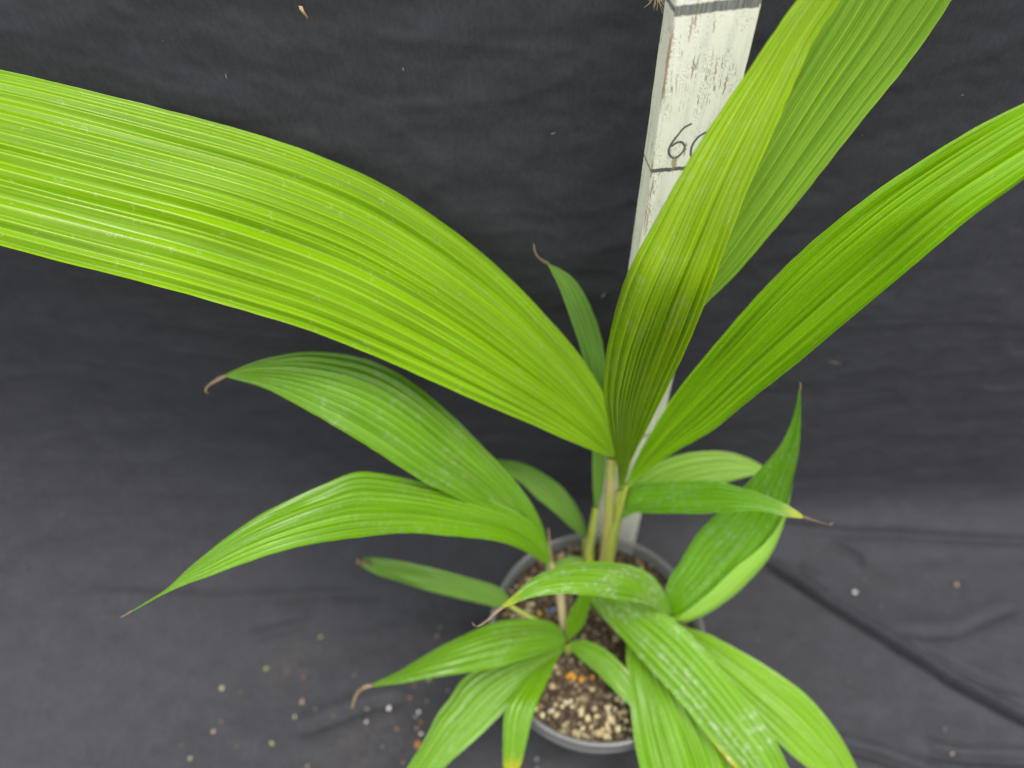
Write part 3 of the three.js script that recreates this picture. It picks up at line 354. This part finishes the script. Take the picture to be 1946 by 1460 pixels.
const SKIN = {
  bright: leafMat(1, [0.205, 0.405, 0.0], { rings: 100, yellow: 0.35, gloss: 0.2, coat: 1 }),
  lime: leafMat(2, [0.235, 0.41, 0.0], { rings: 40, yellow: 0.6, dust: 0.12, gloss: 0.3, coat: 0.6 }),
  fresh: leafMat(3, [0.215, 0.465, 0.0], { rings: 45, yellow: 0.3 }),
  under: leafMat(4, [0.235, 0.46, 0.03], { rings: 10, yellow: 0.45, gloss: 0.38, coat: 0.7 }),
  mid: leafMat(5, [0.14, 0.325, 0.010], { rings: 60, yellow: 0.2, dust: 0.18, gloss: 0.28 }),
  dusty: leafMat(6, [0.15, 0.35, 0.006], { rings: 30, yellow: 0.35, dust: 0.6, gloss: 0.48, coat: 0.75 }),
  deep: leafMat(7, [0.115, 0.32, 0.0], { rings: 20, yellow: 0.2, dust: 0.2, gloss: 0.3 }),
  leafy: leafMat(10, [0.14, 0.335, 0.0], { rings: 50, yellow: 0.25, dust: 0.09, gloss: 0.24 }),
  soft: leafMat(11, [0.19, 0.40, 0.015], { rings: 20, yellow: 0.3, dust: 0.15, gloss: 0.4, coat: 0.6 }),
  pale: leafMat(8, [0.27, 0.52, 0.055], { rings: 10, yellow: 0.2, gloss: 0.38 }),
  dull: leafMat(9, [0.155, 0.33, 0.045], { rings: 10, yellow: 0.15, gloss: 0.38, coat: 0.6 }),
};
const hermite = (a, b, c, d, t) => 0.5 * (2 * b + (c - a) * t + (2 * a - 5 * b + 4 * c - d) * t * t + (-a + 3 * b - 3 * c + d) * t * t * t);
// a pleated blade between two margins given as stations [ax, ay, az, bx, by, bz] in mm, base to tip
function blade(st, o, opt) {
  const { pleats = 9, depth = 0.2, arch = 0.06, vee = 0, veeBase = 0, seed = 1, tipYellow = 0, fold = null, wave = 0.012 } = opt;
  const r = rng(seed * 101 + 7), n = st.length, NU = opt.rows ?? 90;
  const cuts = [0]; for (let k = 0; k < pleats; k++) cuts.push(cuts[k] + (0.6 + 0.8 * r()) * lerp(1, opt.grade ?? 1, k / pleats)); const tot = cuts[pleats];
  const V = [], hgt = [], ridge = [], amp = [], PH = [0, 0.1, 0.28, 0.42, 0.5, 0.58, 0.72, 0.9];
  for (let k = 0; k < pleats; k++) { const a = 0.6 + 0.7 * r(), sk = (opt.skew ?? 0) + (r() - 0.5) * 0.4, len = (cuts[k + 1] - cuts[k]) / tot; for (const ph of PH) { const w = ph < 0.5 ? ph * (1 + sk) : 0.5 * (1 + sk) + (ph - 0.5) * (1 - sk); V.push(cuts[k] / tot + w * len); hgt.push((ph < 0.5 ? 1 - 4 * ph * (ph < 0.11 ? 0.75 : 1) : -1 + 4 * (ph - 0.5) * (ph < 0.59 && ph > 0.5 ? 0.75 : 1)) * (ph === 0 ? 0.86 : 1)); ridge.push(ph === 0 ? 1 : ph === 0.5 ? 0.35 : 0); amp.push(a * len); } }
  V.push(1); hgt.push(0.86); ridge.push(1); amp.push(1 / pleats);
  const NV = V.length, pos = [], uv = [], col = [], idx = [], A = new THREE.Vector3(), B = new THREE.Vector3(), prev = new THREE.Vector3(), mids = [], rowsA = [], rowsB = [];
  for (let j = 0; j <= NU; j++) {
    const t = j / NU * (n - 1), i = Math.min(n - 2, Math.floor(t)), f = t - i, p0 = st[Math.max(0, i - 1)], p1 = st[i], p2 = st[i + 1], p3 = st[Math.min(n - 1, i + 2)];
    const q = p1.map((_, k) => hermite(p0[k], p1[k], p2[k], p3[k], f) / 1000); rowsA.push(new THREE.Vector3(q[0], q[1], q[2])); rowsB.push(new THREE.Vector3(q[3], q[4], q[5])); mids.push(new THREE.Vector3((q[0] + q[3]) / 2, (q[1] + q[4]) / 2, (q[2] + q[5]) / 2));
  }
  let len = 0; const up = new THREE.Vector3(0, 0.8, 0.6), wmax = Math.max(...rowsA.map((a, j) => a.distanceTo(rowsB[j]))); let flip = 0;
  const normals = mids.map((m, j) => { const tg = mids[Math.min(NU, j + 1)].clone().sub(mids[Math.max(0, j - 1)]), ac = rowsB[j].clone().sub(rowsA[j]); return ac.cross(tg).normalize(); });
  flip = normals[Math.floor(NU / 2)].dot(up) < 0 ? -1 : 1; if (opt.flip) flip *= -1;
  const streak = V.map(() => 1 + 0.10 * (r() - 0.5));
  for (let j = 0; j <= NU; j++) {
    const T = j / NU, a = rowsA[j], ac = rowsB[j].clone().sub(a), w = ac.length(), nn = normals[j].clone().multiplyScalar(flip);
    if (j) len += mids[j].distanceTo(mids[j - 1]);
    for (let k = 0; k < NV; k++) {
      const v = V[k], ends = smooth(0, 0.03, T) * smooth(1.0, 0.93, T);
      let h = arch * w * (4 * v * (1 - v)) - (vee + veeBase * smooth(0.55, 0.0, T)) * w * (1 - Math.abs(2 * v - 1));
      if (fold) h -= fold[1] * w * (v < fold[0] ? v / fold[0] : (1 - v) / (1 - fold[0])) * smooth(0, 0.06, T) * smooth(fold[2] ?? 1, (fold[2] ?? 1) * 0.6, T);
      h += hgt[k] * amp[k] * w * depth * ends * (1 + (opt.deepBase ?? 0) * smooth(0.5, 0.05, T)) * (0.75 + 0.5 * n2(T * 3 + seed, k * 0.13));
      h += wave * wmax * n2(T * 4 + seed * 5, v * 1.6) * ends * smooth(0.05, 0.3, T);
      const ed = (k === 0 || k === NV - 1) ? 0.0002 * n2(T * 24 + seed, k) * ends : 0;
      pos.push(a.x + ac.x * v + nn.x * h + ac.x / (w + 1e-6) * ed - o.x, a.y + ac.y * v + nn.y * h + ac.y / (w + 1e-6) * ed - o.y, a.z + ac.z * v + nn.z * h + ac.z / (w + 1e-6) * ed - o.z);
      uv.push(len / 0.34 + seed * 0.37, v * (opt.span ?? 1) + seed * 0.21);
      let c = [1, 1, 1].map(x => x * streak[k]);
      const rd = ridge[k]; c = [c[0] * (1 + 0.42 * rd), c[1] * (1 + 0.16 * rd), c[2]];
      if (opt.margin && k === NV - 1) c = [1.9, 1.25, 0.6];
      if (opt.yellowEdge && k <= 2) { const y = smooth(0.5, 0.66, T) * (1 - k * 0.4); c = [lerp(c[0], 4.2, y), lerp(c[1], 1.25, y), c[2]]; }
      const e = tipYellow * smooth(0.80 + 0.05 * n2(v * 5, seed), 0.98, T); c = [lerp(c[0], 3.6, e), lerp(c[1], 1.45, e), lerp(c[2], 1.5, e)];
      col.push(...c);
      if (k < NV - 1 && j < NU) { const q = j * NV + k; if (flip > 0) idx.push(q, q + 1, q + NV, q + 1, q + NV + 1, q + NV); else idx.push(q, q + NV, q + 1, q + 1, q + NV, q + NV + 1); }
    }
  }
  const g = new THREE.BufferGeometry();
  g.setAttribute('position', new THREE.Float32BufferAttribute(pos, 3)); g.setAttribute('uv', new THREE.Float32BufferAttribute(uv, 2)); g.setAttribute('color', new THREE.Float32BufferAttribute(col, 3)); g.setIndex(idx); g.computeVertexNormals(); return g;
}
// a stalk or a dried leaf tip along [x, y, z, half width] in mm
function stalk(P, o, { flat = 1, rough = 0.06, rows = 40, seed = 1, groove = 0 } = {}) {
  const c = new THREE.CatmullRomCurve3(P.map(p => new THREE.Vector3(p[0] / 1000, p[1] / 1000, p[2] / 1000))), NA = 20, pos = [], uv = [], idx = [];
  const fr = c.computeFrenetFrames(rows, false), L = c.getLength();
  let nx = new THREE.Vector3(1, 0, 0.2);
  for (let j = 0; j <= rows; j++) {
    const T = j / rows, p = c.getPoint(T), tg = c.getTangent(T), b = nx.clone().cross(tg).normalize(), a = tg.clone().cross(b).normalize();
    const s = T * (P.length - 1), i = Math.min(P.length - 2, Math.floor(s)), R = lerp(P[i][3], P[i + 1][3], s - i) / 1000;
    for (let k = 0; k <= NA; k++) {
      const th = k / NA * 2 * Math.PI, q = R * (1 + rough * n2(th < 6.28 ? Math.cos(th) * 2 + seed : 2 + seed, T * 9 + Math.sin(th) * 2)) * (1 - groove * Math.exp(-Math.pow((th - 1.57) / 0.35, 2)));
      pos.push(p.x + (a.x * Math.cos(th) + b.x * Math.sin(th) * flat) * q - o.x, p.y + (a.y * Math.cos(th) + b.y * Math.sin(th) * flat) * q - o.y, p.z + (a.z * Math.cos(th) + b.z * Math.sin(th) * flat) * q - o.z);
      uv.push(T * L / 0.1, k / NA);
      if (j < rows && k < NA) { const q0 = j * (NA + 1) + k; idx.push(q0, q0 + NA + 1, q0 + 1, q0 + 1, q0 + NA + 1, q0 + NA + 2); }
    }
  }
  const g = new THREE.BufferGeometry(); g.setAttribute('position', new THREE.Float32BufferAttribute(pos, 3)); g.setAttribute('uv', new THREE.Float32BufferAttribute(uv, 2)); g.setIndex(idx); g.computeVertexNormals(); return g;
}
// the outer margin curled up over the blade as far as a share of its length
function rolled(st, v0, end) {
  const n = st.length, out = [];
  for (let j = 0; j < n && j / (n - 1) <= end; j++) { const s = st[j], v = lerp(v0, 1, smooth(end * 0.45, end, j / (n - 1))) * smooth(-0.3, 0.12, j / (n - 1)); out.push([0, 1, 2].map(k => lerp(s[k], s[k + 3], Math.max(v, v0 * 0.9)) + [0, 2.5, 2][k]).concat([3, 4, 5].map(k => s[k] + [0, 1.5, 1.2][k - 3]))); }
  return out;
}
const stalkMat = (seed, a, b, coat = 0.3) => new THREE.MeshPhysicalMaterial({ map: image(256, 128, (u, v) => { const k = smooth(-0.35, 0.6, n2(Math.cos(v * 6.283) * 1.6 + seed, u * 1.3) + 0.35 * tn(u, v, 14, 30, seed)), d = 1 + 0.18 * n2(v * 30, u * 3 + seed); return a.map((x, i) => lerp(x, b[i], k) * d); }), roughness: 0.5, clearcoat: coat, clearcoatRoughness: 0.4, side: THREE.DoubleSide });
const STALK = {
  buff: stalkMat(1, [0.36, 0.42, 0.06], [0.46, 0.33, 0.17]),
  green: stalkMat(2, [0.33, 0.42, 0.035], [0.46, 0.46, 0.12]),
  dry: stalkMat(3, [0.40, 0.33, 0.17], [0.25, 0.18, 0.10], 0.05),
  tip: stalkMat(4, [0.21, 0.15, 0.085], [0.10, 0.062, 0.035], 0.0),
};
function plant(root, label, parts) {
  const o = new THREE.Vector3(root[0], root[1], root[2]).multiplyScalar(0.001), p = base('palm_seedling', o);
  tag(p, label, 'plant', 'palm seedlings in the pot');
  for (const [key, name, mat, opt = {}] of parts) {
    if (STALKS[key]) mesh(name, stalk(STALKS[key], o, opt), STALK[mat], p);
    else { const l = mesh(name, blade(BLADES[key], o, opt), SKIN[mat], p); if (opt.label) l.userData.label = opt.label; if (opt.roll) mesh('rolled_margin', blade(rolled(BLADES[key], ...opt.roll), o, { pleats: 2, depth: 0.06, arch: 0.22, seed: 31, rows: 70 }), SKIN.pale, l).userData.label = 'rolled leaf margin showing its pale underside'; if (opt.tip) mesh('dry_tip', stalk(STALKS[opt.tip], o, { flat: 0.35, rough: 0.35, rows: 24, seed: 3 }), STALK.tip, l); }
  }
  return p;
}
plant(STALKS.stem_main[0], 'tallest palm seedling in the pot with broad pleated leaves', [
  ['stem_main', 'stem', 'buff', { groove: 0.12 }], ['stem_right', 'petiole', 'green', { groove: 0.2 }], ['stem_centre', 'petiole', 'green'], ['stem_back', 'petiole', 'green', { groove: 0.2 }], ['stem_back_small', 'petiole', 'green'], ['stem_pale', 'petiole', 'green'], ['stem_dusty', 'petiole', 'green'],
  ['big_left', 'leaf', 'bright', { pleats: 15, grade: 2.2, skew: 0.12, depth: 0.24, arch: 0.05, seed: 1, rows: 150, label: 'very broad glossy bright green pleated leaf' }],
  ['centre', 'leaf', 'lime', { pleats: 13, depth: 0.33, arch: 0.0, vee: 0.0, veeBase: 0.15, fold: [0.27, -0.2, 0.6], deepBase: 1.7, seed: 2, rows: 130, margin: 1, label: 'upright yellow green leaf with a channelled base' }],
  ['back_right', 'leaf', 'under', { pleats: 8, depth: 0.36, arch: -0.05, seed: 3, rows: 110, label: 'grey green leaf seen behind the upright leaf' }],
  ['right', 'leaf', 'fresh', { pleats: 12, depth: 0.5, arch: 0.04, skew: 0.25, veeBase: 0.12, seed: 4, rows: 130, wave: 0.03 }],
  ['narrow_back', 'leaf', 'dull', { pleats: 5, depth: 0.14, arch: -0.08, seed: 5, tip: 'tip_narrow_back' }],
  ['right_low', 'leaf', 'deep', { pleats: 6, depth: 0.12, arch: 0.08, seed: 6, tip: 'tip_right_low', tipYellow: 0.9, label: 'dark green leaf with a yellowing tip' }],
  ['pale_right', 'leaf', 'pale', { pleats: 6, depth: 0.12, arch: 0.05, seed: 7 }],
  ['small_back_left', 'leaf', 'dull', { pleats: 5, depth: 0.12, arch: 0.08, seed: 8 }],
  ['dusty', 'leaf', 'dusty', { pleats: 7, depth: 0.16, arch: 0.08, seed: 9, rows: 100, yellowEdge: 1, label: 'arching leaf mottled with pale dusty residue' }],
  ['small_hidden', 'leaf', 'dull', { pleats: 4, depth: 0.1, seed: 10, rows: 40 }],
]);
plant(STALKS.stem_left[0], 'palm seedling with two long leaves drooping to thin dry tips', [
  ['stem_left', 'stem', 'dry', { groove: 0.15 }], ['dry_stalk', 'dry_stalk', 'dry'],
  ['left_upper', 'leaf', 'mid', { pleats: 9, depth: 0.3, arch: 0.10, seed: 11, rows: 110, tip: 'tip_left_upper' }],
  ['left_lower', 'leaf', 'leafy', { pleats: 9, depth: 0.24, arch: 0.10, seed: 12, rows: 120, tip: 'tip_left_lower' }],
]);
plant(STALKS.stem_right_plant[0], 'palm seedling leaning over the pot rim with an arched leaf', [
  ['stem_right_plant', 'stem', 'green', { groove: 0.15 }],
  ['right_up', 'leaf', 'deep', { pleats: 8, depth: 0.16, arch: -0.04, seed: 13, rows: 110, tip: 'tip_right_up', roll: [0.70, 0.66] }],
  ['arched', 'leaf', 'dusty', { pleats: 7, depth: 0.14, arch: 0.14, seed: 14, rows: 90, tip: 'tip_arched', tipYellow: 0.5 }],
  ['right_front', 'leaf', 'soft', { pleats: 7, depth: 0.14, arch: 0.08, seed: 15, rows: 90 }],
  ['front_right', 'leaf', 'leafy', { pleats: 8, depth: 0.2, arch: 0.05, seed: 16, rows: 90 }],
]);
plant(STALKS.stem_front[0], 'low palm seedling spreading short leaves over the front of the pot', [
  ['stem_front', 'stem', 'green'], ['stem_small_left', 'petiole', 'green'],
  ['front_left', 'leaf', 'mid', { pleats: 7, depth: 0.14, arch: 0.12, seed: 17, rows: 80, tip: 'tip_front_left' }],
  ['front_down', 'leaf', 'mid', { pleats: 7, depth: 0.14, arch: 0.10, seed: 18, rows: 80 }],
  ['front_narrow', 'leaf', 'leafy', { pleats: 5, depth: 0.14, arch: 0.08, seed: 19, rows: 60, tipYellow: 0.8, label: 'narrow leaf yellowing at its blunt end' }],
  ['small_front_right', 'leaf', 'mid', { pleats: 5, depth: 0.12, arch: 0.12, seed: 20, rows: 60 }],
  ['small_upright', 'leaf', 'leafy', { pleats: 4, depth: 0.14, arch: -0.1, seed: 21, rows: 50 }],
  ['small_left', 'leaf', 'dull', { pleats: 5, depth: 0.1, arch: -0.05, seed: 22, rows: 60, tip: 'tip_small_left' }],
]);

// ---------- crumbs spilt on the cloth ----------
{
  const WH = [0.80, 0.79, 0.76], CR = [0.64, 0.51, 0.33], TN = [0.42, 0.28, 0.18], BR = [0.24, 0.13, 0.075], OR = [0.40, 0.17, 0.06], GR = [0.26, 0.26, 0.26], GN = [0.36, 0.46, 0.12];
  const KIND = new Map([[WH, ['perlite_crumb', 'white perlite crumb spilt on the black cloth', 'crumb', 'white perlite crumbs on the cloth']], [CR, ['pumice_crumb', 'cream pumice crumb lying on the black cloth', 'crumb', 'cream pumice crumbs on the cloth']], [TN, ['pumice_crumb', 'tan pumice crumb lying on the black cloth', 'crumb', 'tan pumice crumbs on the cloth']], [BR, ['bark_crumb', 'dark brown bark crumb on the black cloth', 'crumb', 'brown bark crumbs on the cloth']], [OR, ['bark_crumb', 'rusty orange bark crumb on the cloth beside the pot', 'crumb', 'orange bark crumbs on the cloth']], [GR, ['grit_crumb', 'tiny grey grit crumb on the black cloth', 'crumb', 'grey grit crumbs on the cloth']], [GN, ['moss_crumb', 'greenish moss crumb on the black cloth', 'crumb', 'green moss crumbs on the cloth']]]);
  const C = [[-344, -273, CR, 3.2], [-339, -238, TN, 2.2], [-345, -228, CR, 2.6], [-359, -220, CR, 2.6], [-360, -214, TN, 2.2], [-378, -215, BR, 2.2], [-365, -201, CR, 2.6], [-297, -294, GN, 2.8], [-238, -329, GN, 3], [-278, -214, GN, 3.2], [-251, -257, TN, 3.2], [-257, -241, CR, 2.2], [-235, -249, GR, 1.8], [-213, -240, BR, 2.6], [-176, -247, GR, 2.2], [-151, -247, WH, 3.4], [-175, -233, WH, 2.6], [-117, -242, WH, 3], [-120, -237, GR, 2.4], [-114, -231, OR, 2.2], [-118, -225, TN, 2.6], [-113, -219, WH, 2.6], [-116, -208, OR, 5.5], [-140, -224, OR, 3.2], [-128, -258, BR, 2.8], [-155, -207, GR, 2.2], [-116, -345, GR, 2.2], [-97, -338, GR, 2.2], [-100, -328, TN, 3.2], [-107, -277, GN, 3], [-85, -264, GR, 2.2], [-253, -284, BR, 2.2], [-194, -290, GR, 1.8], [-195, -284, TN, 1.8], [-323, -269, BR, 1.8], [-316, -212, BR, 1.8], [-235, -190, TN, 2.4], [-131, -190, BR, 3.6], [-108, -254, BR, 3], [-124, -272, BR, 2.6],
    [415, -366, WH, 3.4, 2], [543, -372, CR, 3], [455, -302, TN, 2.8], [462, -182, CR, 2.4], [377, -321, GR, 1.5], [432, -383, GR, 1.4], [475, -405, GR, 1.3], [536, -302, GR, 1.4], [471, -360, GR, 1.2], [442, -348, GR, 1.2], [499, -261, GR, 1.3], [464, -207, GR, 1.6], [388, -384, GR, 1.1], [384, -187, TN, 1.6], [535, -359, GR, 1.2], [282, -311, GR, 1.2], [336, -312, GR, 1.2], [375, -260, GR, 1.1],
    [14, -190, GR, 2.6], [14, -180, GR, 2.6], [114, -160, GN, 3.4], [38, -155, BR, 3], [-580, -423, GR, 1.3], [-504, -419, GR, 1.3]];
  for (const [x, z, c, s, k = 1] of C) { const [nm, lb, ct, gp] = KIND.get(c); tag(grain(nm, x / 1000, clothY(x / 1000, z / 1000) + 0.0003, z / 1000, s / 1000 * 0.58, c, x * 13 + z, k), k > 1 ? 'long white perlite sliver on the cloth beside the deep fold' : lb, ct, k > 1 ? null : gp); }
  // bits caught on the hanging cloth
  const wz = -0.470;
  for (const [x, y, s, k] of [[35, 584, 0.9, 1.6], [-65, 635, 0.9, 1.4], [83, 422, 1.5, 1.5], [319, 320, 1.2, 3.4], [-182, 634, 0.6, 2], [258, 575, 0.5, 1.5], [317, 604, 0.5, 1.5], [-214, 659, 0.5, 1.4]])
    { const m = grain('lint_speck', x / 1000, y / 1000, wz, s / 1000, [0.21, 0.19, 0.175], x * 7 + y, k); m.scale.z *= 0.4; tag(m, 'tiny pale lint speck stuck to the hanging black cloth', 'lint', 'lint specks on the hanging cloth'); }
  const husk = blade([[-123.5, 678, -470, -121, 678, -469], [-123, 676, -469, -119.8, 676, -467], [-121.5, 673.5, -469, -118.6, 673, -467], [-120.6, 671, -470, -119, 671, -468.5], [-120, 669.5, -470.5, -119.5, 669.5, -470]], new THREE.Vector3(), { pleats: 3, depth: 0.3, seed: 40, rows: 20 });
  tag(mesh('dry_husk', husk, new THREE.MeshStandardMaterial({ color: new THREE.Color().setRGB(0.42, 0.28, 0.16), roughness: 0.9, side: THREE.DoubleSide })), 'tan dry husk flake stuck to the hanging black cloth', 'husk');
  const parts = [], r = rng(91);
  for (let k = 0; k < 16; k++) { const a = -2.9 + 2.6 * r(), l = 4 + 7 * r(), x = 93 + 3 * r(), y = 680; parts.push(stalk([[x, y, -467, 0.35], [x + l * 0.5 * Math.cos(a), y + l * 0.55 * Math.sin(a), -464 + 3 * r(), 0.28], [x + l * Math.cos(a), y + l * Math.sin(a) - 1, -463 + 3 * r(), 0.12]], new THREE.Vector3(), { rows: 6 })); }
  tag(mesh('seed_tuft', mergeGeometries(parts), STALK.dry), 'dry bristly seed tuft caught on the cloth beside the white stick', 'seed head');
}
renderer.render(scene, camera);
